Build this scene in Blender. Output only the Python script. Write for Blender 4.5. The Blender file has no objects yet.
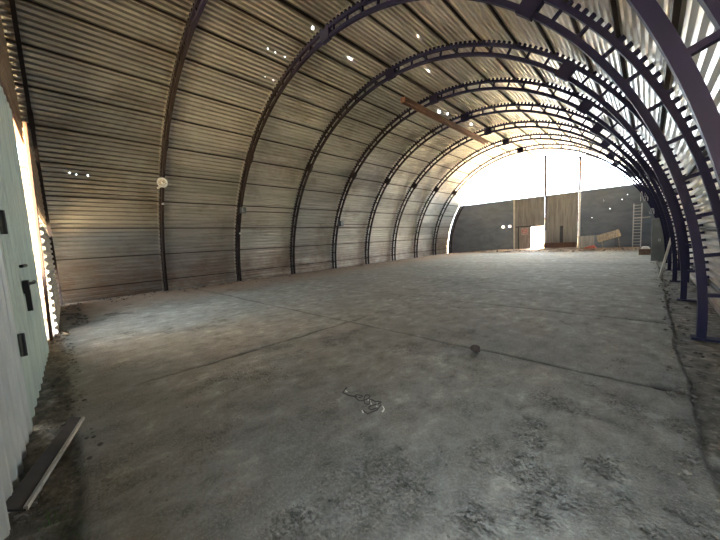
import bpy, bmesh, math, random
import numpy as np
from mathutils import Vector, Matrix

random.seed(7)
RNG = np.random.default_rng(11)
S = bpy.context.scene
COL = S.collection
PI = math.pi

# ------------------------------------------------------------------ camera
CAM_X, CAM_Z, F_PX = 14.1701, 1.6, 297.8254
YAW, PITCH, ROLL = -0.7713, -0.0951, -0.0524
fw = Vector((math.sin(YAW) * math.cos(PITCH), math.cos(YAW) * math.cos(PITCH), math.sin(PITCH)))
rt = Vector((math.cos(YAW), -math.sin(YAW), 0))
up = rt.cross(fw)
r2 = rt * math.cos(ROLL) + up * math.sin(ROLL)
u2 = -rt * math.sin(ROLL) + up * math.cos(ROLL)
cam_data = bpy.data.cameras.new('camera')
cam = bpy.data.objects.new('camera', cam_data)
COL.objects.link(cam)
cam_data.sensor_width = 36
cam_data.lens = F_PX / 720 * 36
cam_data.clip_start = 0.02
cam_data.clip_end = 500
cam.matrix_world = Matrix(((r2.x, u2.x, -fw.x, CAM_X), (r2.y, u2.y, -fw.y, 0), (r2.z, u2.z, -fw.z, CAM_Z), (0, 0, 0, 1)))
S.camera = cam

# ------------------------------------------------------------------ world, sun, exposure
W = bpy.data.worlds.new('sky')
S.world = W
W.use_nodes = True
wn = W.node_tree.nodes
bg = wn['Background']
bg.inputs['Color'].default_value = (0.80, 0.91, 1.0, 1)
bg.inputs['Strength'].default_value = 10.0
sun_data = bpy.data.lights.new('sun', 'SUN')
sun_data.energy = 190.0
sun_data.angle = 0.14      # hazy sun
sun_data.color = (1.0, 0.90, 0.74)
sun = bpy.data.objects.new('sun', sun_data)
COL.objects.link(sun)
sun.rotation_euler = (0, math.radians(48), math.radians(-2))      # from the right of the hangar, square to its axis

def portal(name, loc, sx, sy, rot):
    l = bpy.data.lights.new(name, 'AREA')
    l.shape = 'RECTANGLE'; l.size = sx; l.size_y = sy
    l.cycles.is_portal = True
    o = bpy.data.objects.new(name, l); COL.objects.link(o)
    o.location = loc; o.rotation_euler = rot
portal('far_opening_portal', (7.35, 28.35, 6.1), 13.4, 3.3, (-PI / 2, 0, 0))
portal('unseen_opening_portal', (14.45, -0.85, 1.05), 1.1, 2.3, (PI / 2, 0, 0))  # unseen doorway behind the camera, left open to light the foreground
portal('gap_portal', (3.6, -0.35, 2.45), 3.2, .4, (PI / 2, 0, 0))

S.view_settings.view_transform = 'Standard'
S.view_settings.look = 'None'
S.view_settings.gamma = 1
S.view_settings.use_curve_mapping = False
S.view_settings.exposure = 1.4

# ------------------------------------------------------------------ materials
MATS = {}
def sock(n, names):
    for s in names:
        if s in n.inputs: return n.inputs[s]
class NT:
    def __init__(self, name):
        m = bpy.data.materials.new(name); m.use_nodes = True
        self.m = m; self.t = m.node_tree; self.b = self.t.nodes['Principled BSDF']
        MATS[name] = m
    def n(self, typ, **kw):
        nd = self.t.nodes.new(typ)
        for k, v in kw.items(): setattr(nd, k, v)
        return nd
    def l(self, a, b): self.t.links.new(a, b)
    def val(self, node, **kw):
        for k, v in kw.items(): node.inputs[k].default_value = v
    def noise(self, vec, scale, detail=4, rough=.55, dist=0):
        nd = self.n('ShaderNodeTexNoise')
        nd.inputs['Scale'].default_value = scale; nd.inputs['Detail'].default_value = detail
        nd.inputs['Roughness'].default_value = rough; nd.inputs['Distortion'].default_value = dist
        if vec is not None: self.l(vec, nd.inputs['Vector'])
        return nd.outputs['Fac']
    def mapping(self, vec, scale=(1, 1, 1), loc=(0, 0, 0)):
        mp = self.n('ShaderNodeMapping')
        mp.inputs['Scale'].default_value = scale; mp.inputs['Location'].default_value = loc
        self.l(vec, mp.inputs['Vector']); return mp.outputs['Vector']
    def ramp(self, fac, stops):
        r = self.n('ShaderNodeValToRGB'); e = r.color_ramp.elements
        while len(e) < len(stops): e.new(0.5)
        for el, (p, c) in zip(e, stops):
            el.position = p; el.color = (c[0], c[1], c[2], 1) if hasattr(c, '__len__') else (c, c, c, 1)
        self.l(fac, r.inputs['Fac']); return r.outputs['Color']
    def mix(self, fac, a, b, blend='MIX'):
        mx = self.n('ShaderNodeMix', data_type='RGBA', blend_type=blend)
        for s, v in ((mx.inputs[0], fac), (mx.inputs[6], a), (mx.inputs[7], b)):
            if hasattr(v, 'is_output'): self.l(v, s)
            elif hasattr(v, '__len__'): s.default_value = (v[0], v[1], v[2], 1)
            else: s.default_value = v
        return mx.outputs[2]
    def math(self, op, a, b=0.0, clamp=False):
        nd = self.n('ShaderNodeMath', operation=op); nd.use_clamp = clamp
        for s, v in ((nd.inputs[0], a), (nd.inputs[1], b)):
            if hasattr(v, 'is_output'): self.l(v, s)
            else: s.default_value = v
        return nd.outputs[0]
    def bump(self, h, strength=.3, dist=.01):
        bm = self.n('ShaderNodeBump'); bm.inputs['Strength'].default_value = strength; bm.inputs['Distance'].default_value = dist
        self.l(h, bm.inputs['Height']); self.l(bm.outputs['Normal'], self.b.inputs['Normal'])
    def base(self, c, rough=.6, metal=0.0, spec=.5):
        i = self.b.inputs
        if hasattr(c, 'is_output'): self.l(c, i['Base Color'])
        else: i['Base Color'].default_value = (c[0], c[1], c[2], 1)
        if hasattr(rough, 'is_output'): self.l(rough, i['Roughness'])
        else: i['Roughness'].default_value = rough
        i['Metallic'].default_value = metal
        i['Specular IOR Level'].default_value = spec

def simple(name, c, rough=.6, metal=0.0, var=.25, scale=6.0, spec=.5, c2=None, stretch=(1, 1, 1)):
    t = NT(name)
    tc = t.n('ShaderNodeTexCoord').outputs['Object']
    v = t.mapping(tc, stretch)
    f = t.noise(v, scale, 5, .6)
    d = c2 if c2 else tuple(x * (1 - var) for x in c)
    e = c if c2 else tuple(min(1, x * (1 + var)) for x in c)
    t.base(t.ramp(f, [(.35, d), (.65, e)]), rough, metal, spec)
    t.bump(t.noise(v, scale * 6, 3), .15, .005)
    return t.m

# galvanised profiled sheet: u = arc length round the vault, v = along the hangar
HOLES = []   # (u, v, radius) torn or rusted through spots
def sheet_material(holes):
    t = NT('galvanised_sheet')
    uv = t.n('ShaderNodeUVMap').outputs['UV']
    sep = t.n('ShaderNodeSeparateXYZ'); t.l(uv, sep.inputs[0])
    u, v = sep.outputs[0], sep.outputs[1]
    # one tone per sheet
    pu = t.math('FLOOR', t.math('DIVIDE', u, 1.089)); pv = t.math('FLOOR', t.math('DIVIDE', v, 3.0905))
    cb = t.n('ShaderNodeCombineXYZ'); t.l(pu, cb.inputs[0]); t.l(pv, cb.inputs[1])
    wn_ = t.n('ShaderNodeTexWhiteNoise', noise_dimensions='2D'); t.l(cb.outputs[0], wn_.inputs['Vector'])
    tone = wn_.outputs['Value']
    streak = t.noise(t.mapping(uv, (9, .55, 1)), 1.0, 5, .6)
    blot = t.noise(t.mapping(uv, (.6, .5, 1)), 1.0, 5, .65)
    fine = t.noise(t.mapping(uv, (30, 6, 1)), 1.0, 4, .6)
    c = t.ramp(streak, [(.28, (.50, .475, .425)), (.5, (.69, .67, .615)), (.72, (.80, .785, .74))])
    c = t.mix(t.ramp(blot, [(.5, 0), (.72, .55)]), c, (.19, .13, .085))
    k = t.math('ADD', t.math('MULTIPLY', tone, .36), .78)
    k = t.math('MULTIPLY', k, t.math('ADD', .52, t.math('MULTIPLY', pv, .24), True))     # near-end light falloff painted in: darker sheets in the first two bays
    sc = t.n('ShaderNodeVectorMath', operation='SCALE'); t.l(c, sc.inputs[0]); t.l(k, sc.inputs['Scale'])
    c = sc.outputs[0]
    # overhead-light shade painted as dark lines along the rib edges
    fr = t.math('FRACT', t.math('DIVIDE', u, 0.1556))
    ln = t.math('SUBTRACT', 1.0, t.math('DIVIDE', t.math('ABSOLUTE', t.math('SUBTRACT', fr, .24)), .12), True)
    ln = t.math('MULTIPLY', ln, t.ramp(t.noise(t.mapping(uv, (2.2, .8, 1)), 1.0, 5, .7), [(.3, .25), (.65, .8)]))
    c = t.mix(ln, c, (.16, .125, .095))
    # rust and dirt splashed on the lowest metre of both walls
    lo = t.math('MINIMUM', u, t.math('SUBTRACT', 24.5, u))
    lowm = t.math('MULTIPLY', t.ramp(lo, [(0, 1), (1, 0)]), 1)
    lowm = t.math('MULTIPLY', t.math('SUBTRACT', 1.0, t.math('DIVIDE', lo, 1.7), True), t.ramp(t.noise(t.mapping(uv, (1.3, .9, 1)), 1.2, 5, .7), [(.35, .1), (.65, 1)]))
    c = t.mix(t.math('MULTIPLY', lowm, .7, True), c, (.24, .12, .065))
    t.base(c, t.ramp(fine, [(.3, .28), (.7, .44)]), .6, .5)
    t.bump(fine, .12, .004)
    # holes
    acc = None
    nz = t.noise(t.mapping(uv, (24, 24, 1)), 1.0, 3, .6)
    for (hu, hv, hr) in holes:
        d = t.math('SQRT', t.math('ADD', t.math('POWER', t.math('ABSOLUTE', t.math('SUBTRACT', u, hu)), 2.0), t.math('POWER', t.math('ABSOLUTE', t.math('MULTIPLY', t.math('SUBTRACT', v, hv), .6)), 2.0)))
        d = t.math('DIVIDE', d, hr)
        acc = d if acc is None else t.math('MINIMUM', acc, d)
    if acc is not None:
        rag = t.math('ADD', acc, t.math('MULTIPLY', t.math('SUBTRACT', nz, .5), 1.6))
        al = t.math('GREATER_THAN', rag, .8)
        t.l(al, t.b.inputs['Alpha'])
    return t.m

def deg_u(a): return math.radians(a + 1.0) * 7.8     # angle from the right-hand floor -> arc length
for (a, y, r) in [(93.6, 6.05, .09), (95.3, 7.9, .13), (78.4, 8.54, .07), (85.1, 10.71, .08), (97.0, 14.3, .26), (96.0, 14.9, .2), (94.7, 17.4, .15),
                  (103.9, 5.34, .05), (103.9, 5.6, .045), (103.9, 5.95, .05), (111.7, 5.77, .04), (111.7, 6.1, .045), (111.7, 6.4, .04),
                  (148.2, .7, .05), (148.4, 1.13, .045), (148.4, .85, .03), (60, 9.5, .05)]:
    HOLES.append((deg_u(a), y, r * .30))
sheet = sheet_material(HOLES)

def steel_material():
    t = NT('painted_steel')
    tc = t.n('ShaderNodeTexCoord').outputs['Object']
    sep = t.n('ShaderNodeSeparateXYZ'); t.l(tc, sep.inputs[0])
    f = t.noise(tc, 3.5, 5, .65)
    old = t.ramp(f, [(.3, (.014, .010, .010)), (.6, (.026, .016, .014)), (.85, (.065, .032, .022))])      # red lead primer gone brown
    blue = t.ramp(f, [(.3, (.010, .011, .036)), (.6, (.015, .015, .052)), (.85, (.030, .022, .046))])  # blue lens glare painted into the right-hand half
    side = t.math('ADD', t.math('MULTIPLY', t.math('SUBTRACT', f, .5), 1.2), t.math('DIVIDE', t.math('SUBTRACT', sep.outputs[0], 4.5), 5.0))
    t.base(t.mix(t.ramp(side, [(.0, 0), (.6, 1)]), old, blue), t.ramp(f, [(.3, .55), (.7, .75)]), .0, .22)
    t.bump(t.noise(tc, 40, 3), .12, .004)
    return t.m
steel = steel_material()

def floor_material():
    t = NT('worn_concrete')
    tc = t.n('ShaderNodeTexCoord').outputs['Object']
    at = t.n('ShaderNodeAttribute', attribute_name='dirt').outputs['Fac']
    ed = t.n('ShaderNodeAttribute', attribute_name='earth').outputs['Fac']
    big = t.noise(tc, .55, 6, .62, .4)
    mid = t.noise(t.mapping(tc, (1.6, 1.1, 1)), 2.6, 10, .72, .25)
    fine = t.noise(tc, 55, 8, .75)
    c = t.ramp(mid, [(.30, (.10, .099, .086)), (.45, (.225, .224, .20)), (.56, (.30, .30, .272)), (.70, (.53, .525, .485))])
    c = t.mix(t.ramp(big, [(.42, 0), (.66, .62)]), c, (.165, .164, .148))
    c = t.mix(t.ramp(fine, [(.48, 0), (.66, .6)]), c, (.42, .40, .37))
    spk = t.n('ShaderNodeTexVoronoi'); spk.inputs['Scale'].default_value = 22; t.l(tc, spk.inputs['Vector'])
    c = t.mix(t.ramp(spk.outputs['Distance'], [(.05, .55), (.12, 0)]), c, (.50, .49, .46))
    # reddish rust dust near the left wall
    sep = t.n('ShaderNodeSeparateXYZ'); t.l(tc, sep.inputs[0])
    red = t.math('MULTIPLY', t.math('SUBTRACT', 1.0, t.math('DIVIDE', sep.outputs[0], 4.2), True), 1.35, True)
    c = t.mix(t.math('MULTIPLY', red, t.ramp(mid, [(.3, .3), (.6, .75)])), c, (.33, .20, .12))
    far = t.math('MULTIPLY', t.math('SUBTRACT', sep.outputs[1], 26.0), 1.0, True)
    c = t.mix(t.math('MULTIPLY', far, .7), c, (.33, .20, .12))
    earth = t.ramp(t.noise(tc, 7, 7, .7), [(.3, (.08, .073, .06)), (.52, (.19, .175, .145)), (.7, (.42, .40, .35))])
    c = t.mix(ed, c, earth)
    rg = t.n('ShaderNodeAttribute', attribute_name='broken').outputs['Fac']
    crumb = t.noise(t.mapping(tc, (1, 1.3, 1)), 42, 4, .6)
    deep = t.math('MULTIPLY', t.ramp(crumb, [(.42, 1), (.50, 0)]), t.math('ADD', t.math('MULTIPLY', rg, .80), .20))
    c = t.mix(t.math('MULTIPLY', deep, .5), c, (.055, .055, .05))
    c = t.mix(t.math('MULTIPLY', at, .8, True), c, (.05, .047, .042))
    t.base(c, .82, 0, .3)
    h = t.math('ADD', t.math('MULTIPLY', fine, .5), t.math('MULTIPLY', t.noise(tc, 16, 8, .75), .7))
    h = t.math('SUBTRACT', h, t.math('MULTIPLY', deep, 1.2))
    t.bump(h, 1.0, .018)
    return t.m
concrete = floor_material()

rusty = simple('rusty_steel', (.17, .085, .05), .7, .1, c2=(.10, .05, .035))
greensheet = simple('pale_green_sheet', (.54, .62, .52), .5, .1, c2=(.41, .48, .41), scale=2.5, stretch=(4, 4, .6))
palesheet = simple('pale_grey_sheet', (.66, .68, .64), .5, .1, c2=(.52, .54, .50), scale=2.5, stretch=(4, 4, .6))
beigesheet = simple('beige_sheet', (.60, .53, .42), .6, .1, c2=(.42, .35, .26), scale=3, stretch=(.6, 1, 4))
browngable = simple('brown_gable_sheet', (.36, .25, .15), .6, .2, c2=(.22, .14, .08), scale=2, stretch=(.6, 1, 4))
darkwall = simple('dark_grey_sheet', (.21, .245, .30), .65, .1, c2=(.155, .18, .225), scale=1.2, stretch=(1, 1, 2))
gategrey = simple('weathered_gate_sheet', (.33, .32, .31), .7, .05, c2=(.21, .205, .20), scale=1.6, stretch=(5, 1, .5))
whitepaint = simple('white_paint', (.70, .68, .63), .55, var=.12)
blackiron = simple('black_iron', (.02, .02, .022), .45, .4)
alu = simple('aluminium', (.68, .70, .72), .5, .1, var=.1)
greybox = simple('grey_green_locker_paint', (.20, .225, .225), .5, .1, c2=(.14, .16, .16), scale=2)
darkplast = simple('dark_grey_enclosure', (.05, .055, .065), .5)
wood = simple('weathered_wood', (.33, .27, .20), .8, c2=(.17, .13, .09), scale=3, stretch=(5, 1, 1))
greywood = simple('grey_plank', (.20, .185, .16), .85, c2=(.09, .08, .068), scale=4, stretch=(1, 1, 1))
palewood = simple('bare_wood_edge', (.42, .385, .33), .8, scale=5)
redstuff = simple('faded_red', (.52, .13, .09), .7, scale=4)
stone_m = simple('stone', (.20, .185, .165), .9, scale=9, c2=(.09, .08, .07))
brick_m = simple('brown_brick', (.20, .13, .09), .85, scale=7)
rubble_m = simple('rubble_chips', (.24, .225, .195), .9, scale=2.0, c2=(.07, .064, .056))
ceramic = simple('white_ceramic', (.82, .81, .77), .3, var=.06)
purlin_m = simple('dark_purlin_steel', (.045, .034, .028), .6, c2=(.028, .022, .02), scale=2)
cable_m = simple('pale_cable', (.55, .56, .57), .5)
twig_m = simple('dry_wire', (.05, .045, .04), .6)
sand_m = simple('sandy_ground', (.50, .40, .25), .95, scale=.6, c2=(.40, .32, .20))
plaster = simple('pale_plaster', (.62, .60, .55), .8, var=.1)
glass_dark = simple('dark_window_glass', (.05, .055, .06), .15, var=.1)
green_m = simple('grass', (.07, .16, .05), .8, scale=8)
tansheet = simple('tan_sheet', (.55, .44, .30), .6, .1, c2=(.42, .33, .22), scale=2)
redpaint = simple('sign_red', (.60, .08, .07), .5, var=.1)

# ------------------------------------------------------------------ mesh helpers
class MB:
    def __init__(self): self.v = []; self.f = []
    def add(self, vs, fs):
        b = len(self.v); self.v += [tuple(p) for p in vs]; self.f += [tuple(i + b for i in q) for q in fs]
        return self
    def box(self, c, s, M=None):
        x, y, z = (k / 2 for k in s)
        P = [Vector((sx * x, sy * y, sz * z)) for sz in (-1, 1) for sy in (-1, 1) for sx in (-1, 1)]
        if M is not None: P = [M @ p for p in P]
        c = Vector(c)
        return self.add([p + c for p in P], [(0, 2, 3, 1), (4, 5, 7, 6), (0, 1, 5, 4), (2, 6, 7, 3), (0, 4, 6, 2), (1, 3, 7, 5)])
    def bar(self, a, b, w, h, upv=(0, 0, 1)):
        a = Vector(a); b = Vector(b); d = (b - a).normalized(); uv = Vector(upv)
        s = d.cross(uv)
        if s.length < 1e-4: s = d.cross(Vector((1, 0, 0)))
        s.normalize(); n = s.cross(d)
        P = []
        for p in (a, b):
            for i, j in ((-1, -1), (1, -1), (1, 1), (-1, 1)): P.append(p + s * (i * w / 2) + n * (j * h / 2))
        return self.add(P, [(3, 2, 1, 0), (4, 5, 6, 7), (0, 1, 5, 4), (1, 2, 6, 5), (2, 3, 7, 6), (3, 0, 4, 7)])
    def tube(self, pts, r, seg=8, r2=None):
        pts = [Vector(p) for p in pts]; n = len(pts); rings = []
        prev = None
        for i, p in enumerate(pts):
            d = (pts[min(i + 1, n - 1)] - pts[max(i - 1, 0)]).normalized()
            s = d.cross(Vector((0, 0, 1))) if prev is None else prev - d * prev.dot(d)
            if s.length < 1e-4: s = d.cross(Vector((1, 0, 0)))
            s.normalize(); prev = s; t = d.cross(s)
            rr = r if r2 is None else r + (r2 - r) * i / (n - 1)
            rings.append([p + (s * math.cos(2 * PI * k / seg) + t * math.sin(2 * PI * k / seg)) * rr for k in range(seg)])
        vs = [q for rg in rings for q in rg]; fs = []
        for i in range(n - 1):
            for k in range(seg):
                k2 = (k + 1) % seg
                fs.append((i * seg + k, i * seg + k2, (i + 1) * seg + k2, (i + 1) * seg + k))
        fs.append(tuple(range(seg - 1, -1, -1))); fs.append(tuple((n - 1) * seg + k for k in range(seg)))
        return self.add(vs, fs)
    def disc(self, c, axis, r, h, seg=24, r2=None):
        c = Vector(c); ax = Vector(axis).normalized()
        return self.tube([c - ax * h / 2, c + ax * h / 2], r, seg, r2)
    def ring(self, c, axis, R, r, seg=28, s2=8):
        c = Vector(c); ax = Vector(axis).normalized(); s = ax.orthogonal().normalized(); t = ax.cross(s)
        vs = []; fs = []
        for i in range(seg):
            a = 2 * PI * i / seg; d = s * math.cos(a) + t * math.sin(a)
            for k in range(s2):
                b = 2 * PI * k / s2
                vs.append(c + d * (R + r * math.cos(b)) + ax * r * math.sin(b))
        for i in range(seg):
            for k in range(s2):
                i2 = (i + 1) % seg; k2 = (k + 1) % s2
                fs.append((i * s2 + k, i2 * s2 + k, i2 * s2 + k2, i * s2 + k2))
        return self.add(vs, fs)
    def arc(self, a0, a1, r0, r1, y0, y1, n):
        vs = []; fs = []
        for i in range(n + 1):
            a = math.radians(a0 + (a1 - a0) * i / n); ca, sa = math.cos(a), math.sin(a)
            for r, y in ((r0, y0), (r1, y0), (r1, y1), (r0, y1)): vs.append((CX + r * ca, y, CZ + r * sa))
        for i in range(n):
            for k in range(4):
                k2 = (k + 1) % 4
                fs.append((i * 4 + k, i * 4 + k2, i * 4 + 4 + k2, i * 4 + 4 + k))
        fs.append((3, 2, 1, 0)); fs.append(tuple(n * 4 + k for k in range(4)))
        return self.add(vs, fs)
    def build(self, name, m, parent=None, smooth=False, bevel=0.0, offset=(0, 0, 0)):
        me = bpy.data.meshes.new(name)
        off = Vector(offset)
        me.from_pydata([tuple(Vector(p) - off) for p in self.v], [], self.f)
        me.update()
        b = bmesh.new(); b.from_mesh(me); bmesh.ops.recalc_face_normals(b, faces=b.faces[:]); b.to_mesh(me); b.free()
        if smooth:
            for p in me.polygons: p.use_smooth = True
            try: me.set_sharp_from_angle(angle=math.radians(40))
            except Exception: pass
        me.materials.append(m)
        o = bpy.data.objects.new(name, me); COL.objects.link(o)
        if parent is not None: o.parent = parent
        elif offset != (0, 0, 0): o.location = off
        if bevel:
            bv = o.modifiers.new('bevel', 'BEVEL'); bv.width = bevel; bv.segments = 2; bv.limit_method = 'ANGLE'
        return o

def tag(o, label, cat, group=None):
    o['label'] = label; o['category'] = cat
    if group: o['group'] = group
    return o
def thing(name, label, cat, loc=(0, 0, 0), group=None):
    o = bpy.data.objects.new(name, None); COL.objects.link(o)
    o.location = loc; o.empty_display_size = .1
    return tag(o, label, cat, group)
def struct(o):
    o['kind'] = 'structure'; return o

CX, CZ = 7.35, 0.17           # axis of the vault
Y0, BAY = 0.08, 3.0905        # first arch, distance between arches
R_IN, R_OUT, R_PUR, R_SKIN = 7.35, 7.60, 7.69, 7.755
Y_END = Y0 + 9 * BAY
def pol(a, r, y=0.0):
    a = math.radians(a); return Vector((CX + r * math.cos(a), y, CZ + r * math.sin(a)))

# ------------------------------------------------------------------ structure: vault skin
PITCH_R = 0.1556
def profile(u):
    s = (u / PITCH_R) % 1.0
    # trapezoid rib
    w = [(0, 0), (.16, 0), (.30, 1), (.62, 1), (.76, 0), (1, 0)]
    for (a, b), (c, d) in zip(w, w[1:]):
        if a <= s <= c: return b + (d - b) * (s - a) / (c - a)
    return 0
def vault(name, a0, a1, ystart=-.30):
    us = []
    ua, ub = math.radians(a0 + 1) * 7.8, math.radians(a1 + 1) * 7.8
    k0 = math.floor(ua / PITCH_R)
    pts = sorted({round((k + s) * PITCH_R, 5) for k in range(k0, k0 + int((ub - ua) / PITCH_R) + 2) for s in (0, .16, .30, .62, .76)})
    us = [ua] + [p for p in pts if ua < p < ub] + [ub]
    ys = [ystart, Y0] + [Y0 + BAY * (i + f) for i in range(9) for f in (.33, .67, 1.0)] + [Y_END + .14]
    vs = []; fs = []; uvs = []
    for y in ys:
        for u in us:
            a = u / 7.8 - math.radians(1)
            r = R_SKIN + .072 * profile(u) + .004 * math.sin(y * 5 + u * 1.7)
            vs.append((CX + r * math.cos(a), y, CZ + r * math.sin(a))); uvs.append((u, y))
    n = len(us)
    for j in range(len(ys) - 1):
        for i in range(n - 1):
            fs.append((j * n + i, (j + 1) * n + i, (j + 1) * n + i + 1, j * n + i + 1))
    me = bpy.data.meshes.new(name); me.from_pydata(vs, [], fs)
    uvl = me.uv_layers.new(name='UVMap')
    for lp in me.loops: uvl.data[lp.index].uv = uvs[lp.vertex_index]
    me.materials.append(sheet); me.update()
    o = bpy.data.objects.new(name, me); COL.objects.link(o)
    so = o.modifiers.new('solidify', 'SOLIDIFY'); so.thickness = .004; so.offset = -1
    return struct(o)
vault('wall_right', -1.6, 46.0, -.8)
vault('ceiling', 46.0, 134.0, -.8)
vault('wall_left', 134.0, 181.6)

# ------------------------------------------------------------------ structure: floor
def vnoise(x, y, seed):
    xi = np.floor(x).astype(np.int64); yi = np.floor(y).astype(np.int64); xf = x - xi; yf = y - yi
    def h(a, b):
        n = (a * 374761393 + b * 668265263 + seed * 1442695041) & 0xffffffff
        n = ((n ^ (n >> 13)) * 1274126177) & 0xffffffff
        return ((n ^ (n >> 16)) & 0xffff) / 65535.0
    u = xf * xf * (3 - 2 * xf); v = yf * yf * (3 - 2 * yf)
    return (h(xi, yi) * (1 - u) + h(xi + 1, yi) * u) * (1 - v) + (h(xi, yi + 1) * (1 - u) + h(xi + 1, yi + 1) * u) * v
def fbm(x, y, sc, oc, seed):
    s = 0; a = 1; t = 0
    for i in range(oc):
        s = s + a * vnoise(x * sc, y * sc, seed + i); t += a; a *= .55; sc *= 2.03
    return s / t
def sstep(a, b, x):
    t = np.clip((x - a) / (b - a), 0, 1); return t * t * (3 - 2 * t)
def floor_height(x, y):
    x = np.asarray(x, float); y = np.asarray(y, float)
    wob = (fbm(x, y, 1.6, 4, 3) - .5)
    edge = np.minimum.reduce([(y + .02) + wob * .10, (14.5 - x) + wob * .12, (x + .1) + wob * .3])
    earth = 1 - sstep(-.02, .03, edge)
    z = (fbm(x, y, .7, 4, 21) - .5) * .02 + (fbm(x, y, 6, 4, 5) - .5) * .006
    # broken surface: foreground and right-hand side
    m = (fbm(x, y, 2.0, 5, 40) - .5) * 1.5 + .12
    for px_, py_, pr_ in ((12.95, 1.62, .22), (13.15, 2.05, .2), (13.35, 1.52, .25), (13.8, 1.9, .3), (13.4, 2.72, .22), (12.75, .95, .22), (14.15, 2.5, .4), (14.2, 3.4, .45), (13.6, 3.2, .2), (11.0, 6.4, .45), (9.3, 10.2, .9), (9.6, 6.7, .5), (10.6, 3.2, .3)):
        m = np.maximum(m, (fbm(x, y, 4.5, 5, 41) - .5) * 2.0 * np.exp(-((x - px_) ** 2 + (y - py_) ** 2) / (3.2 * pr_ ** 2)) + .42 * np.exp(-((x - px_) ** 2 + (y - py_) ** 2) / (2.2 * pr_ ** 2)))
    rough = sstep(.24, .62, m) * sstep(16, 9, y)
    pits = fbm(x + wob * .1, y * 1.25, 26, 4, 60)
    pit = sstep(.55, .60, pits) * rough
    z = z - pit * .012 + rough * (fbm(x, y, 30, 4, 70) - .5) * .014
    jw = (fbm(x, y, 2.2, 4, 90) - .5) * .16
    joint = np.zeros_like(x)
    def groove(d, w): return np.exp(-(d / w) ** 2)
    fade = sstep(.30, .55, fbm(x, y, .9, 3, 95))
    wid = .02 + .0018 * np.maximum(y - 4, 0)
    for yy, st in ((4.04, 1), (6.9, .9), (10.35, 1), (13.95, 1), (17.5, .9), (21, .8)):
        joint = np.maximum(joint, groove(y - yy - jw * .45, wid) * st * (.6 + .4 * fade))
    for xx, st in ((9.78, 1),):
        joint = np.maximum(joint, groove(x - xx - jw * 1.3 - .05 * (y - 2), wid * 1.2) * st * (.3 + .7 * fade) * sstep(.3, .9, y) * sstep(5.2, 3.9, y))
    joint = joint * (1 - earth)
    chip = np.exp(-(((x - 14.36) / .13) ** 2 + ((y - 4.09) / .07) ** 2) ** 2)
    joint = np.maximum(joint, chip)
    z = z - joint * .022 - chip * .03
    z = z - earth * (.035 + (fbm(x, y, 5, 5, 33) - .5) * -.05)
    z = z + .25 * sstep(26.0, 27.4, y) * sstep(.3, 5, x) * sstep(14.5, 13.9, x)
    return z, np.clip(joint * 1.2 + pit * .3, 0, 1), earth, rough
def fz(x, y): return float(floor_height(np.array([x]), np.array([y]))[0][0])
def make_floor():
    xs = np.concatenate([np.arange(-.75, 9, .12), np.arange(9, 10.8, .025), np.arange(10.8, 14.9, .0125), np.arange(14.9, 15.5, .06)])
    ys = np.concatenate([np.arange(-.75, 0, .03), np.arange(0, 3, .0125), np.arange(3, 4.5, .025), np.arange(4.5, 8, .04), np.arange(8, 28.6, .12)])
    X, Y = np.meshgrid(xs, ys); z, d, e, rg = floor_height(X.ravel(), Y.ravel())
    nx, ny = len(xs), len(ys)
    V = np.stack([X.ravel(), Y.ravel(), z], 1)
    i = np.arange((nx - 1) * (ny - 1)); r = i // (nx - 1); c = i % (nx - 1); b = r * nx + c
    Fq = np.stack([b, b + 1, b + nx + 1, b + nx], 1)
    me = bpy.data.meshes.new('floor')
    me.vertices.add(len(V)); me.vertices.foreach_set('co', V.ravel())
    me.loops.add(Fq.size); me.loops.foreach_set('vertex_index', Fq.ravel().astype(np.int32))
    me.polygons.add(len(Fq)); me.polygons.foreach_set('loop_start', (np.arange(len(Fq)) * 4).astype(np.int32))
    me.polygons.foreach_set('use_smooth', np.ones(len(Fq), bool))
    me.update(); me.validate()
    for nm, arr in (('dirt', d), ('earth', e), ('broken', rg)):
        a = me.attributes.new(nm, 'FLOAT', 'POINT'); a.data.foreach_set('value', arr.astype(np.float32))
    me.materials.append(concrete)
    o = bpy.data.objects.new('floor', me); COL.objects.link(o)
    return struct(o)
make_floor()
g = MB(); g.add([(-60, -60, -.22), (80, -60, -.22), (80, 110, -.22), (-60, 110, -.22)], [(0, 1, 2, 3)])
struct(g.build('ground', sand_m))

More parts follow.
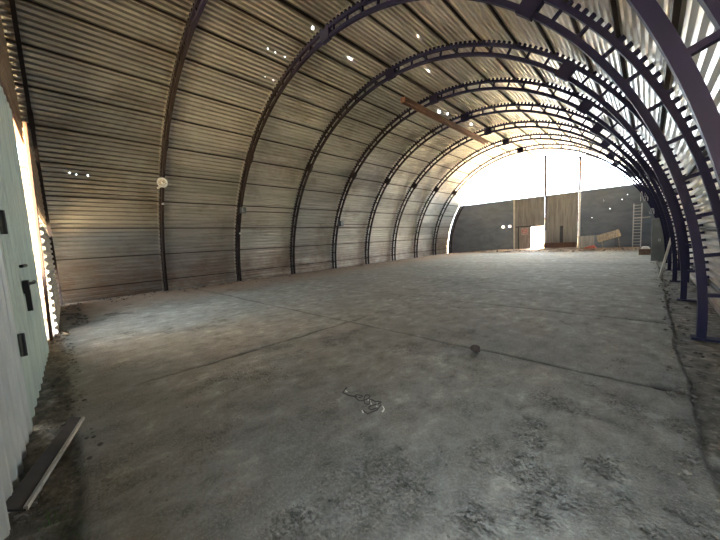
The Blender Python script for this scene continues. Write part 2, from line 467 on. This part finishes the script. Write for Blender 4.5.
# ------------------------------------------------------------------ structure: far end wall
YW = 28.0
def arc_z(x, r=7.765):
    d = r * r - (x - CX) ** 2
    return CZ + math.sqrt(d) if d > 0 else 0.0
def panel_wall(name, x0, x1, ztop, holes, m, ribs=None):
    """sheet wall of thin boxes between x0 and x1, cut to the vault, with real rectangular holes (x0, x1, z0, z1)"""
    xs = sorted(set([x0, x1] + [h[0] for h in holes] + [h[1] for h in holes] + list(np.arange(x0, x1, .25))))
    mb = MB()
    for a, b in zip(xs, xs[1:]):
        if b - a < 1e-4: continue
        ta, tb = min(ztop, arc_z(a)), min(ztop, arc_z(b))
        cuts = sorted([(h[2], h[3]) for h in holes if h[0] <= a + 1e-6 and h[1] >= b - 1e-6])
        z = -.1; segs = []
        for c0, c1 in cuts:
            segs.append((z, c0)); z = c1
        segs.append((z, None))
        for s0, s1 in segs:
            A, B = (ta, tb) if s1 is None else (s1, s1)
            if max(A, B) <= s0: continue
            A = max(A, s0 + .001); B = max(B, s0 + .001)
            y0, y1 = YW, YW + .04
            P = [(a, y0, s0), (b, y0, s0), (b, y0, B), (a, y0, A), (a, y1, s0), (b, y1, s0), (b, y1, B), (a, y1, A)]
            mb.add(P, [(0, 1, 2, 3), (7, 6, 5, 4), (0, 4, 5, 1), (1, 5, 6, 2), (2, 6, 7, 3), (3, 7, 4, 0)])
    if ribs:
        for z in ribs:
            xa = max(x0, CX - math.sqrt(max(0, 7.66 ** 2 - (z - CZ) ** 2))); xb = min(x1, CX + math.sqrt(max(0, 7.66 ** 2 - (z - CZ) ** 2)))
            mb.box(((xa + xb) / 2, YW - .012, z), (xb - xa, .03, .06))
    return struct(mb.build(name, m))
panel_wall('wall_back', -.35, 5.72, 4.52, [(4.80, 4.97, 2.15, 2.32), (5.34, 5.51, 2.15, 2.32)], darkwall, (1.35, 2.0, 3.4))
panel_wall('wall_back.001', 10.42, 15.05, 4.52,
           [(11.1, 11.13, 2.45, 2.48), (12.12, 12.16, 2.98, 3.02), (12.75, 12.79, 3.55, 3.59), (13.02, 13.05, 3.85, 3.88), (11.75, 11.77, 3.6, 3.62)],
           darkwall, (1.2, 2.3))
t1 = MB(); t1.box((5.80, YW, 2.2), (.13, .12, 4.7)); struct(t1.build('trim_1', whitepaint, bevel=.01))
t2 = MB(); t2.box((10.36, YW, 2.2), (.13, .12, 4.7)); struct(t2.build('trim_2', whitepaint, bevel=.01))
t3 = MB(); t3.box((8.12, YW + .02, 5.95), (.15, .12, 2.9)); t3.box((8.12, YW + .02, 7.42), (.16, .16, .12)); struct(t3.build('trim_3', rusty))
t4 = MB(); t4.box((10.36, YW + .02, 5.72), (.14, .12, 2.4)); t4.box((10.36, YW + .02, 6.95), (.16, .16, .12)); struct(t4.build('trim_4', rusty))

def ribbed(x0, x1, z0, z1, y, hole=None, pitch=.19, amp=.025):
    """vertical-rib sheet"""
    mb = MB()
    xs = list(np.arange(x0, x1, pitch / 4)) + [x1]
    if hole: xs = sorted(set(xs + [hole[0], hole[1]]))
    def dy(x):
        s = ((x - x0) / pitch) % 1; return amp if .25 <= s < .75 else 0
    for a, b in zip(xs, xs[1:]):
        if b - a < 1e-4: continue
        o = dy((a + b) / 2)
        z = z0
        if hole and a >= hole[0] - 1e-6 and b <= hole[1] + 1e-6: z = hole[2]
        mb.box(((a + b) / 2, y - o, (z + z1) / 2), (b - a, .03 + 2 * amp, z1 - z))
    return mb
d3 = struct(ribbed(5.87, 8.08, .26, 4.5, YW, (7.10, 8.05, 2.08)).build('door_3', gategrey))
MB().box((6.97, YW - .07, 2.13), (2.1, .05, .09)).build('door_rail', darkplast, d3)
MB().box((6.15, YW - .06, 1.2), (.07, .04, 1.85)).build('door_jamb', darkplast, d3)
d4 = struct(ribbed(8.10, 10.28, .26, 4.5, YW, None, .31, .03).build('door_4', gategrey))
MB().box((8.16, YW - .07, 3.1), (.10, .05, 2.75)).build('door_stile', darkplast, d4)
MB().box((9.25, YW - .08, 1.35), (.22, .03, 1.3)).build('door_patch', darkplast, d4)
d5 = bpy.data.objects.new('door_5', None); COL.objects.link(d5); d5.location = (7.1, YW - .1, .26); struct(d5)
lf = MB(); lf.box((-.42, -.05, .92), (.86, .04, 1.80))
for i in range(5): lf.box((-.42 + (i - 2) * .17, -.075, .92), (.05, .02, 1.74))
lf.build('door_leaf', simple('wicket_wood', (.40, .36, .33), .75, c2=(.26, .22, .20), scale=3, stretch=(5, 1, .5)), d5)
MB().tube([(-.06, -.08, .9), (-.06, -.13, .9), (-.06, -.13, 1.02), (-.06, -.08, 1.02)], .012).build('door_handle', blackiron, d5)
sg = thing('warning_sign', 'round red warning sign on the open grey wicket door', 'sign', (6.66, YW - .205, 1.72))
MB().box((0, 0, 0), (.50, .012, .56)).build('sign_plate', simple('sign_pale', (.50, .42, .40), .5), sg)
MB().ring((0, -.012, .02), (0, 1, 0), .19, .022).build('sign_ring', redpaint, sg)
MB().box((0, -.012, .02), (.30, .012, .05)).build('sign_bar', redpaint, sg)

# ------------------------------------------------------------------ structure: near end wall and gates
YN = lambda x: -.215 - .0342 * (x - 6.67)      # the near wall is not quite square to the hangar
def wave_leaf(xa, xb, z0, z1, m, name, pitch=.28, amp=.03, ragged=0):
    n = int((xb - xa) / pitch * 8); vs = []; fs = []
    for i in range(n + 1):
        x = xa + (xb - xa) * i / n; s = (i % 8) / 8
        o = amp * (1 if .25 < s < .75 else (-1 if s in (0, .875) or s < .125 else 0))
        y = YN(x) + o
        zb = z0 + ragged * math.sin(i * .9)
        for yy, zz in ((y - .004, zb), (y - .004, z1), (y + .004, z1), (y + .004, zb)): vs.append((x, yy, zz))
    for i in range(n):
        for k in range(4):
            k2 = (k + 1) % 4; fs.append((i * 4 + k, i * 4 + k2, i * 4 + 4 + k2, i * 4 + 4 + k))
    fs.append((3, 2, 1, 0)); fs.append(tuple(n * 4 + k for k in range(4)))
    return MB().add(vs, fs).build(name, m)
d1 = struct(wave_leaf(6.60, 9.88, -.06, 4.0, greensheet, 'door_1', .28, .018))
d2 = struct(wave_leaf(9.86, 14.0, -.07, 4.12, palesheet, 'door_2', .24, .024))
lk = MB(); yk = YN(8.8)
lk.box((8.8, yk + .045, 1.27), (.20, .05, .15)); lk.box((8.83, yk + .05, 1.10), (.08, .045, .24)); lk.tube([(8.75, yk + .06, 1.3), (8.62, yk + .10, 1.3), (8.35, yk + .10, 1.3)], .02)
lk.build('door_lock', blackiron, d1)
for z in (.78, 1.95):
    h = MB(); h.tube([(9.86, YN(9.9) + .045, z - .11), (9.86, YN(9.9) + .045, z + .11)], .026); h.build('door_hinge', blackiron, d1)
h = MB(); h.tube([(8.95, YN(8.9) + .04, 1.52), (8.6, YN(8.6) + .05, 1.52)], .02); h.build('door_bolt', blackiron, d1)
p = MB(); p.bar((5.46, -.17, -.08), (5.46, -.08, 4.15), .05, .50, (1, 0, 0)); struct(p.build('trim_5', rusty, bevel=.008))
p = MB(); p.bar((.55, YN(.5) - .1, 4.24), (14.55, YN(14.1) - .04, 4.24), .10, .22); struct(p.build('trim_6', rusty, bevel=.008))
# horizontal-rib infill beside the gate and gable above it
def hrib(x0, x1, z0, z1, y, m, name, pitch=.16, amp=.022, clip=True, rag=0):
    zs = []; k = 0
    vs = []; fs = []
    n = int((z1 - z0) / pitch * 6)
    for i in range(n + 1):
        z = z0 + (z1 - z0) * i / n; s = (i % 6) / 6
        o = amp if .2 < s < .7 else -amp
        xa, xb = x0, x1
        if clip:
            d = 7.75 ** 2 - (z - CZ) ** 2
            if d > 0: xa = max(xa, CX - math.sqrt(d)); xb = min(xb, CX + math.sqrt(d))
        for x in (xa, xb):
            for q in (-.003, .003): vs.append((x, y(x) + o + q, z))
    for i in range(n):
        b = i * 4
        fs += [(b, b + 2, b + 6, b + 4), (b + 1, b + 5, b + 7, b + 3), (b, b + 4, b + 5, b + 1), (b + 2, b + 3, b + 7, b + 6)]
    fs += [(0, 1, 3, 2), (n * 4, n * 4 + 2, n * 4 + 3, n * 4 + 1)]
    return struct(MB().add(vs, fs).build(name, m))
hrib(.10, 5.15, -.05, 2.28, lambda x: .03 - .022 * x, beigesheet, 'wall_front')
hrib(.10, 5.15, 2.62, 4.2, lambda x: .0 - .022 * x, browngable, 'wall_front.003')
hrib(-.2, 14.9, 4.36, 7.65, lambda x: -.16 - .02 * x, browngable, 'wall_front.001')
hrib(14.0, 14.95, 2.1, 4.36, lambda x: -.48, browngable, 'wall_front.002')
hrib(5.6, 6.75, -.1, 1.25, lambda x: -.27, browngable, 'slit_light_block')  # unseen sheet added outside to block light at the foot of the slit
p = MB(); p.box((6.72, -.285, 2.0), (.06, .10, 4.2)); struct(p.build('slit_sun_block', rusty))  # unseen strip added behind the leaf edge to keep sun out of the slit
# a second gate leaf swung outwards, seen through the gap
lo = bpy.data.objects.new('door_6', None); COL.objects.link(lo); struct(lo)
MB().box((5.0, -1.26, 1.75), (.04, 2.2, 3.7)).build('door_leaf', tansheet, lo)
for i in range(8): MB().box((5.04, -1.26, .3 + i * .45), (.05, 2.2, .05)).build('door_rail', rusty, lo)

# ------------------------------------------------------------------ arch trusses
ORD = ['nearest', 'second', 'third', 'fourth', 'fifth', 'sixth', 'seventh', 'eighth', 'ninth', 'farthest']
A_FOOT = math.degrees(math.asin(-(CZ + .02) / R_IN))
inner = MB().arc(A_FOOT, 180 - A_FOOT, R_IN, R_IN + .095, -.042, .042, 150)
outer = MB().arc(A_FOOT, 180 - A_FOOT, R_OUT, R_OUT + .085, -.042, .042, 150)
for k in range(1, 157):      # dark teeth modelled for the rib shadows between chord and sheets
    aa = math.degrees((k + 1.0) * PITCH_R / 7.8) - 1.0
    outer.arc(aa - .2, aa + .2, R_OUT + .08, R_SKIN + .004, -.042, .042, 1)
STRUT_A = [-.9 + 4.26 * k for k in range(1, 43)]
def arch(i, y):
    if i == 0: lab = 'nearest arched truss against the near gable beside the green gate'
    elif i == 9: lab = 'farthest arched truss, against the bright opening of the far end wall'
    else: lab = ['', 'brown arched truss with the round white lamp, nearest after the gable one',
                 'arched truss carrying the first grey junction box, third from the near gable',
                 'fourth arched truss from the near gable, whole curve in view, foot near right slab edge',
                 'fifth arched truss, its top just behind the near end of the hanging beam',
                 'sixth arched truss, crossing the middle of the rusty hanging beam',
                 'seventh arched truss, above the far end of the rusty hanging beam',
                 'third arched truss from the far end, beyond the hanging beam',
                 'second arched truss from the far end, with cable coils at its right'][i]
    t = thing('arch_truss', lab, 'arch truss', (0, y, 0), 'arched roof trusses')
    if i == 0:
        parts = {}
        parts['in'] = inner.build('inner_chord', steel, t)
        parts['out'] = outer.build('outer_chord', steel, t)
        parts['st'] = []
        for a in STRUT_A:
            s = MB().bar(pol(a, R_IN + .09), pol(a, R_OUT + .01), .05, .065, (0, 1, 0)); parts['st'].append(s.build('strut', steel, t))
        parts['gp'] = []
        for a in (45.8, 91.2, 136.0):
            d = 1.35
            g_ = MB().arc(a - d, a + d, R_IN - .03, R_OUT + .10, -.055, .055, 2); parts['gp'].append(g_.build('gusset_plate', steel, t))
        parts['bp'] = []
        for x0 in (-.13, 14.83):
            b_ = MB().box((x0, 0, -.012), (.36, .16, .03)); parts['bp'].append(b_.build('base_plate', steel, t))
        arch.src = parts
    else:
        for k, v in arch.src.items():
            if i == 9 and k == 'gp': continue
            for o in (v if isinstance(v, list) else [v]):
                c = o.copy(); COL.objects.link(c); c.parent = t
    return t
for i in range(10):
    tr = arch(i, Y0 + BAY * i)
    if i == 0: tr.rotation_euler = (.0125, 0, 0)      # leans out a little with the gable

# ------------------------------------------------------------------ purlins and tie beams along the hangar
nl = ['lowest', 'second', 'third', 'fourth', 'fifth', 'sixth', 'seventh', 'eighth', 'ninth', 'tenth', 'eleventh', 'topmost']
def purlin(a, side, k):
    r = R_PUR; c = pol(a, r + .03)
    rad = Vector((math.cos(math.radians(a)), 0, math.sin(math.radians(a))))
    mb = MB().bar((c.x, -.22, c.z), (c.x, Y_END + .10, c.z), .029, .06, rad)
    o = mb.build('purlin', purlin_m, offset=(c.x, -.22, c.z))
    nm = 'lowest' if k == 0 else (nl[k] + ' up from the floor' if k < 11 else 'closest to the ridge')
    tag(o, f'long dark steel purlin under the sheets of the {side} slope, {nm}', 'purlin', 'steel purlins along the vault')
for k in range(11):
    purlin(2 + 8 * k, 'right', k); purlin(178 - 8 * k, 'left', k)
for a, lab in ((91.2, 'thick dark steel ridge beam along the top of the vault'),):
    c = pol(a, R_PUR + .005); rad = Vector((math.cos(math.radians(a)), 0, math.sin(math.radians(a))))
    o = MB().bar((c.x, -.22, c.z), (c.x, Y_END + .10, c.z), .06, .10, rad).build('tie_beam', purlin_m, offset=(c.x, -.22, c.z))
    tag(o, lab, 'beam')

# rusty monorail beam under the arches
bx, bz = 6.66, 7.375
b = MB(); b.box((bx, 15.25, bz + .07), (.22, 8.9, .03)); b.box((bx - .095, 15.25, bz - .02), (.03, 8.9, .18)); b.box((bx + .095, 15.25, bz - .02), (.03, 8.9, .18)); b.box((bx, 10.82, bz - .02), (.2, .03, .18))
hb = thing('hanging_beam', 'long rusty brown channel beam hung under the arches near the ridge', 'beam', (bx, 15.25, bz))
b.build('channel', simple('brown_red_steel', (.22, .115, .075), .65, .05, c2=(.14, .07, .05)), hb, offset=(bx, 15.25, bz))
for y in (12.44, 15.5325, 18.623):
    h = MB(); h.box((bx, y, bz + .10), (.12, .05, .07)); h.build('hanger', steel, hb, offset=(bx, 15.25, bz))

# ------------------------------------------------------------------ fittings on the arches
lc = Vector((.62, 3.06, 4.28))
lc = pol(180 - 33.0, R_IN - .035, Y0 + BAY - .03)
lamp = thing('wall_lamp', 'small round lamp with a white tube on the left side of the brown arch', 'lamp', lc)
ax = Vector((.85, -.35, -.25)).normalized()
MB().disc(ax * .02, ax, .19, .07, 24, .16).build('reflector', simple('old_enamel', (.42, .39, .33), .5, var=.3, scale=12), lamp, smooth=True)
MB().ring(ax * .06, ax, .15, .03).build('rim', alu, lamp, smooth=True)
MB().tube([ax * .05, ax * .16], .05, 12, .035).build('socket', ceramic, lamp, smooth=True)
sdir = Vector((-.1, .78, .55)).normalized()
MB().tube([ax * .16 - sdir * .20 + Vector((0, 0, -.1)), ax * .16 + sdir * .17 + Vector((0, 0, -.1))], .035, 12).build('lamp_tube', ceramic, lamp, smooth=True)
MB().tube([(0, 0, .15), (-.02, .02, .3), (-.05, .0, .45)], .012).build('supply_cable', blackiron, lamp)

def box_on(a, i, lab, s=(.26, .2, .26), side=1):
    c = pol(a, R_IN - .155, Y0 + BAY * i)
    t = thing('junction_box', lab, 'junction box', c, 'grey junction boxes on the left wall')
    MB().box((0, 0, 0), s).build('enclosure', darkplast, t, bevel=.015)
    MB().box((s[0] / 2 + .008, 0, 0), (.016, s[1] * .9, s[2] * .9)).build('cover', greybox, t, bevel=.005)
    MB().tube([(-.1, .09, -.05), (-.16, 1.2, -.02), (-.17, 2.7, -.02)], .02).build('conduit', steel, t)
    return t
box_on(154.3, 2, 'grey junction box on the left leg of the third arch from the gable')
box_on(159, 4, 'grey junction box on the left leg of the fifth arch from the gable', (.3, .24, .3))
for a, i, lab in ((153.5, 1, 'white ceramic insulator under the round lamp on the brown arch leg'), (163.2, 2, 'white ceramic insulator below the grey junction box on the third arch leg')):
    c = pol(a, R_IN - .075, Y0 + BAY * i - .02)
    t = thing('insulator', lab, 'insulator', c, 'white insulators on the left arch legs')
    MB().tube([(-.02, 0, 0), (.05, 0, 0)], .035, 12, .025).build('body', ceramic, t, smooth=True)
    MB().tube([(.05, 0, 0), (.07, 0, 0)], .04, 12).build('cap', ceramic, t, smooth=True)

# ------------------------------------------------------------------ things at the far end
# ladder
ZB = .26
ld = thing('ladder', 'tall aluminium ladder leaning against the dark far end wall', 'ladder', (13.6, 27.55, ZB))
for sx in (-.2, .2): MB().bar((sx, 0, 0), (sx - .01, .34, 2.92), .055, .07, (0, 1, 0)).build('rail', alu, ld)
for k in range(14):
    z = .14 + k * .205; MB().tube([(-.2, .34 * z / 2.92, z), (.2, .34 * z / 2.92, z)], .018, 8).build('rung', alu, ld)
wb = MB().bar((-.38, 0, 0), (.40, .04, .04), .06, .05).build('wooden_batten', whitepaint)
wb.location = (13.82, 27.68, 2.19)
tag(wb, 'pale batten laid level across the ladder at the far wall', 'batten')

# tipped slatted board on two legs
tb = thing('slatted_board', 'tilted wooden slatted board on two legs beside the ladder', 'board', (12.15, 27.2, ZB))
Mt = Matrix.Rotation(math.radians(-18), 3, 'Y') @ Matrix.Rotation(math.radians(-35), 3, 'X')
for k in range(5):
    off = Mt @ Vector((-.52 + .26 * k, 0, 0)); MB().box(Vector((0, 0, .82)) + off, (.245, .035, .62), Mt).build('board', wood, tb)
for zz in (-.2, .2): MB().box(Vector((0, .0, .82)) + Mt @ Vector((0, .035, zz)), (1.25, .04, .07), Mt).build('batten', palewood, tb)
for xx in (-.45, .5):
    top = Vector((0, 0, .82)) + Mt @ Vector((xx, .06, -.1)); MB().bar(top, (top.x + .10, top.y + .05, 0.0), .05, .05, (0, 1, 0)).build('leg', palewood, tb)

# leaning sheets, red bundle
def leaning(name, lab, cx, w, hgt, y, tilt, m, rz=0.0, group=None):
    o = MB().box((0, 0, hgt / 2), (w, .025, hgt)).build(name, m, bevel=.004)
    o.location = (cx, y, ZB); o.rotation_euler = (-tilt, 0, rz); tag(o, lab, 'sheet', group); return o
leaning('metal_sheet', 'grey metal sheet leaning at the far wall beside the white gate post', 10.95, .85, 1.0, 27.2, .5, gategrey, .15)
leaning('metal_sheet', 'long dark sheet standing behind the slatted board', 11.7, 1.5, .95, 27.55, .35, darkwall, -.05)
rb = MB(); rng = random.Random(4)
rb.add([(-.38, -.15, 0), (.36, -.18, 0), (.4, .16, 0), (-.33, .2, 0), (-.22, -.06, .12), (.2, -.05, .26), (.26, .1, .22), (-.15, .1, .16)], [(0, 3, 2, 1), (4, 5, 6, 7), (0, 1, 5, 4), (1, 2, 6, 5), (2, 3, 7, 6), (3, 0, 4, 7)])
o = rb.build('red_bundle', redstuff, bevel=.04); o.location = (11.15, 26.95, ZB); tag(o, 'faded red bundle lying at the foot of the grey leaning sheet', 'bundle')
o = MB().bar((-.4, 0, 0), (.35, 0, .22), .2, .03).build('pale_plank', palewood); o.location = (11.0, 26.72, ZB + .02); tag(o, 'short pale plank propped over the red bundle by the far wall', 'plank')
o = MB().box((0, 0, .1), (.16, .16, .2)).build('white_block', whitepaint, bevel=.02); o.location = (10.36, 27.6, ZB); tag(o, 'small white block at the foot of the right white gate post', 'block')
# rusty beam in front of the right gate leaf
rbm = thing('rusty_trough', 'long rusty brown trough lying along the foot of the closed far gate leaf', 'trough', (9.2, 27.55, ZB))
MB().box((0, .16, .24), (2.1, .03, .42)).build('back_panel', rusty, rbm); MB().box((0, -.16, .24), (2.1, .03, .42)).build('front_panel', rusty, rbm)
MB().box((0, 0, .05), (2.1, .3, .04)).build('bottom_panel', rusty, rbm)
for sx in (-1.03, 1.03): MB().box((sx, 0, .24), (.03, .3, .42)).build('end_panel', rusty, rbm)
o = MB().box((0, 0, .05), (2.5, .22, .1)).build('timber_beam', palewood, bevel=.012); o.location = (9.2, 27.15, .22); tag(o, 'pale timber lying on the dirt in front of the rusty trough', 'timber')

# crate with white bag, right of ladder
ck = thing('brown_crate', 'low brown crate on the floor right of the ladder', 'crate', (14.05, 23.2, 0))
for z in (.1, .26): MB().box((0, -.2, z), (.5, .03, .13)).build('slat', brick_m, ck); MB().box((0, .2, z), (.5, .03, .13)).build('slat', brick_m, ck)
for sx in (-.24, .24):
    MB().box((sx, 0, .18), (.03, .38, .3)).build('end_panel', brick_m, ck)
MB().box((0, 0, .34), (.52, .42, .025)).build('lid', brick_m, ck)
bag = MB().add([(-.2, -.14, 0), (.2, -.15, 0), (.21, .13, 0), (-.19, .14, 0), (-.13, -.08, .13), (.12, -.1, .15), (.14, .07, .14), (-.1, .08, .16)], [(0, 3, 2, 1), (4, 5, 6, 7), (0, 1, 5, 4), (1, 2, 6, 5), (2, 3, 7, 6), (3, 0, 4, 7)]).build('white_bag', ceramic, bevel=.03)
bag.location = (14.05, 23.2, .353); tag(bag, 'small white bag lying on the low brown crate', 'bag')

# tall locker between the right-hand arches
lk = thing('metal_locker', 'tall grey-green two-door metal locker between the right arch legs', 'locker', (14.53, 19.5, -.04))
MB().box((0, .02, 1.0), (.52, .34, 2.0)).build('body', greybox, lk, bevel=.008)
for sx in (-.13, .13):
    d = MB().box((sx, -.165, 1.02), (.245, .025, 1.88)).build('door', greybox, lk, bevel=.006)
    MB().box((sx * .2, -.185, 1.0), (.02, .02, .12)).build('handle', alu, d)
# leaning pole
pb = Vector((14.46, 13.2, 0)); pt = Vector((14.70, 12.62, 1.52))
o = MB().tube([(0, 0, 0), tuple(pt - pb)], .03, 10).build('wooden_pole', whitepaint); o.location = pb + Vector((0, 0, .0)); tag(o, 'pale pole leaning against the right arch leg ahead of the locker', 'pole')
# cable coils at the right
def coil(c, R, n, lab):
    pts = []
    for i in range(n * 16 + 1):
        a = 2 * PI * i / 16; rr = R * (1 + .06 * math.sin(i * .37))
        pts.append((.16 * math.sin(i * .11), rr * math.cos(a) * .8, rr * math.sin(a) - R * .9 + .02 * math.sin(i * .9)))
    o = MB().tube(pts, .009, 6).build('cable_coil', cable_m, smooth=True); o.location = c; tag(o, lab, 'cable', 'cable coils on the right arches')
coil((13.92, 24.56, 3.62), .28, 3, 'large pale cable coil hanging from the right arch above the ladder')
coil((14.2, 24.62, 2.62), .16, 2, 'small pale cable coil hanging lower on the right arch near the ladder')

# ------------------------------------------------------------------ things on the floor near the camera
# leaning plank in the left corner of the frame
a = Vector((11.36, -.28, .0)); bb = Vector((10.22, .055, .005))
pl = thing('loose_board', 'grey-brown board lying tilted on the dirt by the pale gate sheet', 'board', (10.8, -.1, -.03))
d = (bb - a).normalized(); nrm = Vector((d.y, -d.x, 0)); nrm = nrm if nrm.y < 0 else -nrm
off = Vector((10.8, -.1, -.03))
hi = nrm * .11 + Vector((0, 0, .05))
q = MB(); P = [a, bb, bb + hi * .75, a + hi]
top = Vector((0, 0, .016))
q.add([p_ - off for p_ in P] + [p_ + top - off for p_ in P], [(3, 2, 1, 0), (4, 5, 6, 7), (0, 1, 5, 4), (1, 2, 6, 5), (2, 3, 7, 6), (3, 0, 4, 7)])
q.build('plank', simple('dark_plank', (.065, .056, .048), .85, c2=(.04, .034, .03), scale=5), pl)
e = MB().bar(a - off + Vector((0, 0, .018)), bb - off + Vector((0, 0, .014)), .02, .03); e.build('edge_strip', palewood, pl)

def rock(r, seed, flat=.7):
    g_ = random.Random(seed); b_ = bmesh.new(); bmesh.ops.create_icosphere(b_, subdivisions=2, radius=r)
    for v in b_.verts:
        k = .78 + .4 * g_.random(); v.co = Vector((v.co.x * k * 1.15, v.co.y * k, v.co.z * k * flat))
    mb = MB(); b_.verts.index_update(); mb.add([v.co.copy() for v in b_.verts], [tuple(v.index for v in f.verts) for f in b_.faces]); b_.free(); return mb
o = rock(.06, 2, .8).build('stone', simple('dark_stone', (.085, .06, .05), .9, c2=(.04, .03, .026), scale=9)); o.location = (12.49, 3.93, fz(12.49, 3.93) + .045); tag(o, 'dark lump of stone on the concrete joint mid floor', 'stone')

# tangle of wire and twigs with white bits
w = thing('wire_tangle', 'tangle of thin wire with pale bits lying mid floor in the foreground', 'wire', (12.25, 1.98, 0))
def wz(x, y): return max(fz(12.25 + x, 1.98 + y), -.02) + .006
wp = []
for k in range(60):
    tt = k / 59; x = -.14 + .30 * tt + .05 * math.sin(tt * 25); y = .10 * math.cos(tt * 17) * (.4 + tt) ; wp.append((x, y * .6, wz(x, y) + .03 + .055 * abs(math.sin(tt * 13))))
MB().tube(wp, .006, 6).build('wire', twig_m, w, smooth=True)
wp = [(-.16, .02, wz(-.16, .02) + .03), (-.26, -.0, wz(-.26, 0) + .02), (-.32, -.03, wz(-.3, -.03) + .045), (-.34, .05, wz(-.34, .05) + .06)]
MB().tube(wp, .007, 6).build('twig', twig_m, w)
wp = [(.02, -.09, wz(.02, -.1) + .01), (.12, -.13, wz(.12, -.13) + .03), (.17, -.05, wz(.17, -.05) + .05), (.12, .06, wz(.12, .06) + .03)]
MB().tube(wp, .007, 6).build('twig', twig_m, w)
g_ = random.Random(3)
for x, y in ((-.33, .03), (-.02, .05), (.03, .02), (.08, .05), (.12, .01), (.17, .04), (.20, .0), (.06, -.13)):
    c = Vector((x, y, wz(x, y) + .03)); dd = Vector((g_.uniform(-1, 1), g_.uniform(-1, 1), g_.uniform(-.3, .5))).normalized() * .016
    MB().tube([c - dd, c + dd], .007, 6, .005).build('paper_scrap', ceramic, w)

# rubble: crumbs of concrete and dirt
def rubble(name, spots, m, lab, cat):
    mb = MB(); g_ = random.Random(9)
    base = [Vector(p_) for p_ in ((1, 0, 0), (-1, 0, 0), (0, 1, 0), (0, -1, 0), (0, 0, 1), (0, 0, -1), (.6, .6, .5), (-.6, .5, .55), (.5, -.65, .45), (-.55, -.6, .5))]
    xy = np.array([(s[0], s[1]) for s in spots]); zz = floor_height(xy[:, 0], xy[:, 1])[0]
    for (x, y, r), z in zip(spots, zz):
        b_ = bmesh.new()
        for p_ in base:
            k = g_.uniform(.6, 1.1); b_.verts.new((x + p_.x * r * k, y + p_.y * r * k, z + r * .35 + p_.z * r * .6 * k))
        bmesh.ops.convex_hull(b_, input=b_.verts[:]); b_.verts.index_update()
        mb.add([v.co.copy() for v in b_.verts], [tuple(v.index for v in f.verts) for f in b_.faces]); b_.free()
    o = mb.build(name, m); o['kind'] = 'stuff'; tag(o, lab, cat); return o
g_ = random.Random(5); sp = []
for _ in range(420):      # dirt strip along the near wall
    x = g_.uniform(5, 11.6); sp.append((x, g_.uniform(YN(x) + .03, .12), g_.choice((.008, .01, .014, .02, .03))))
for _ in range(90): sp.append((g_.uniform(.2, 4.8), g_.uniform(.05, .5), g_.choice((.02, .03, .05))))
rubble('rubble', sp, rubble_m, 'loose rubble and dirt along the foot of the green gate', 'rubble')
sp = []
for _ in range(420): sp.append((abs(g_.gauss(0, .55)) + .0, g_.uniform(.4, 27), g_.choice((.015, .02, .03, .045))))
rubble('rubble', sp, rubble_m, 'reddish crumbs of rubble along the foot of the left wall', 'rubble')
sp = []
for _ in range(320): sp.append((14.5 + g_.gauss(0, .09), g_.uniform(1, 22), g_.choice((.008, .01, .015, .02, .03))))
for _ in range(240): sp.append((g_.uniform(14.5, 15.1), g_.uniform(3, 16), g_.choice((.01, .02, .03))))
rubble('rubble', sp, rubble_m, 'crumbled concrete along the right edge of the floor slab', 'rubble')
sp = []
for _ in range(260): sp.append((g_.uniform(.8, 14), 26.4 + abs(g_.gauss(0, .5)), g_.choice((.02, .03, .05, .07))))
sp = [s for s in sp if s[1] < 27.85]
rubble('rubble', sp, rubble_m, 'rubble strewn along the foot of the far end wall', 'rubble')
sp = []
for _ in range(330):
    sp.append((g_.uniform(9.5, 14.4), g_.uniform(.1, 4.5), g_.choice((.004, .005, .006, .008, .011))))
for _ in range(160):
    sp.append((g_.uniform(10.5, 14), g_.uniform(.3, 2.0), g_.choice((.005, .007, .009, .012))))
rubble('gravel', sp, rubble_m, 'small chips of gravel scattered over the foreground concrete', 'gravel')

# grass tufts in the dirt by the near gate
gb = MB(); g_ = random.Random(8)
for cx_, cy_, n_ in ((11.85, -.10, 60), (11.55, -.16, 40), (11.2, -.05, 25)):
    for _ in range(n_):
        x = cx_ + g_.gauss(0, .06); y = cy_ + g_.gauss(0, .035); z = fz(x, y) - .01; h_ = g_.uniform(.02, .055); a_ = g_.uniform(0, 6.28)
        l_ = Vector((math.cos(a_), math.sin(a_), 0)); w_ = Vector((-l_.y, l_.x, 0)) * .0022; b0 = Vector((x, y, z))
        gb.add([b0 - w_, b0 + w_, b0 + l_ * h_ * .25 + Vector((0, 0, h_ * .6)) + w_ * .7, b0 + l_ * h_ * .6 + Vector((0, 0, h_)), b0 + l_ * h_ * .25 + Vector((0, 0, h_ * .6)) - w_ * .7], [(0, 1, 2, 3, 4)])
o = gb.build('grass', green_m); o['kind'] = 'stuff'; tag(o, 'short green grass tufts growing in the dirt beside the loose board', 'grass')

# ------------------------------------------------------------------ outside the wicket door
hs = thing('outbuilding', 'pale outbuilding seen outside through the open wicket door', 'building', (1.0, 44, -.22))
MB().box((0, 0, 1.6), (12, 5, 3.2)).build('wall', plaster, hs); MB().box((0, 0, 3.35), (12.6, 5.6, .3)).build('roof', rusty, hs)
for x in (-1.2, 1.2, 3.6):
    wf = MB().box((x, -2.52, 1.7), (1.1, .08, 1.1)).build('window', greybox, hs); MB().box((x, -2.57, 1.7), (.95, .03, .95)).build('pane', glass_dark, wf)
MB().box((-.2 + 2.6, -2.53, 1.0), (.25, .1, 2.0)).build('drainpipe', darkplast, hs)
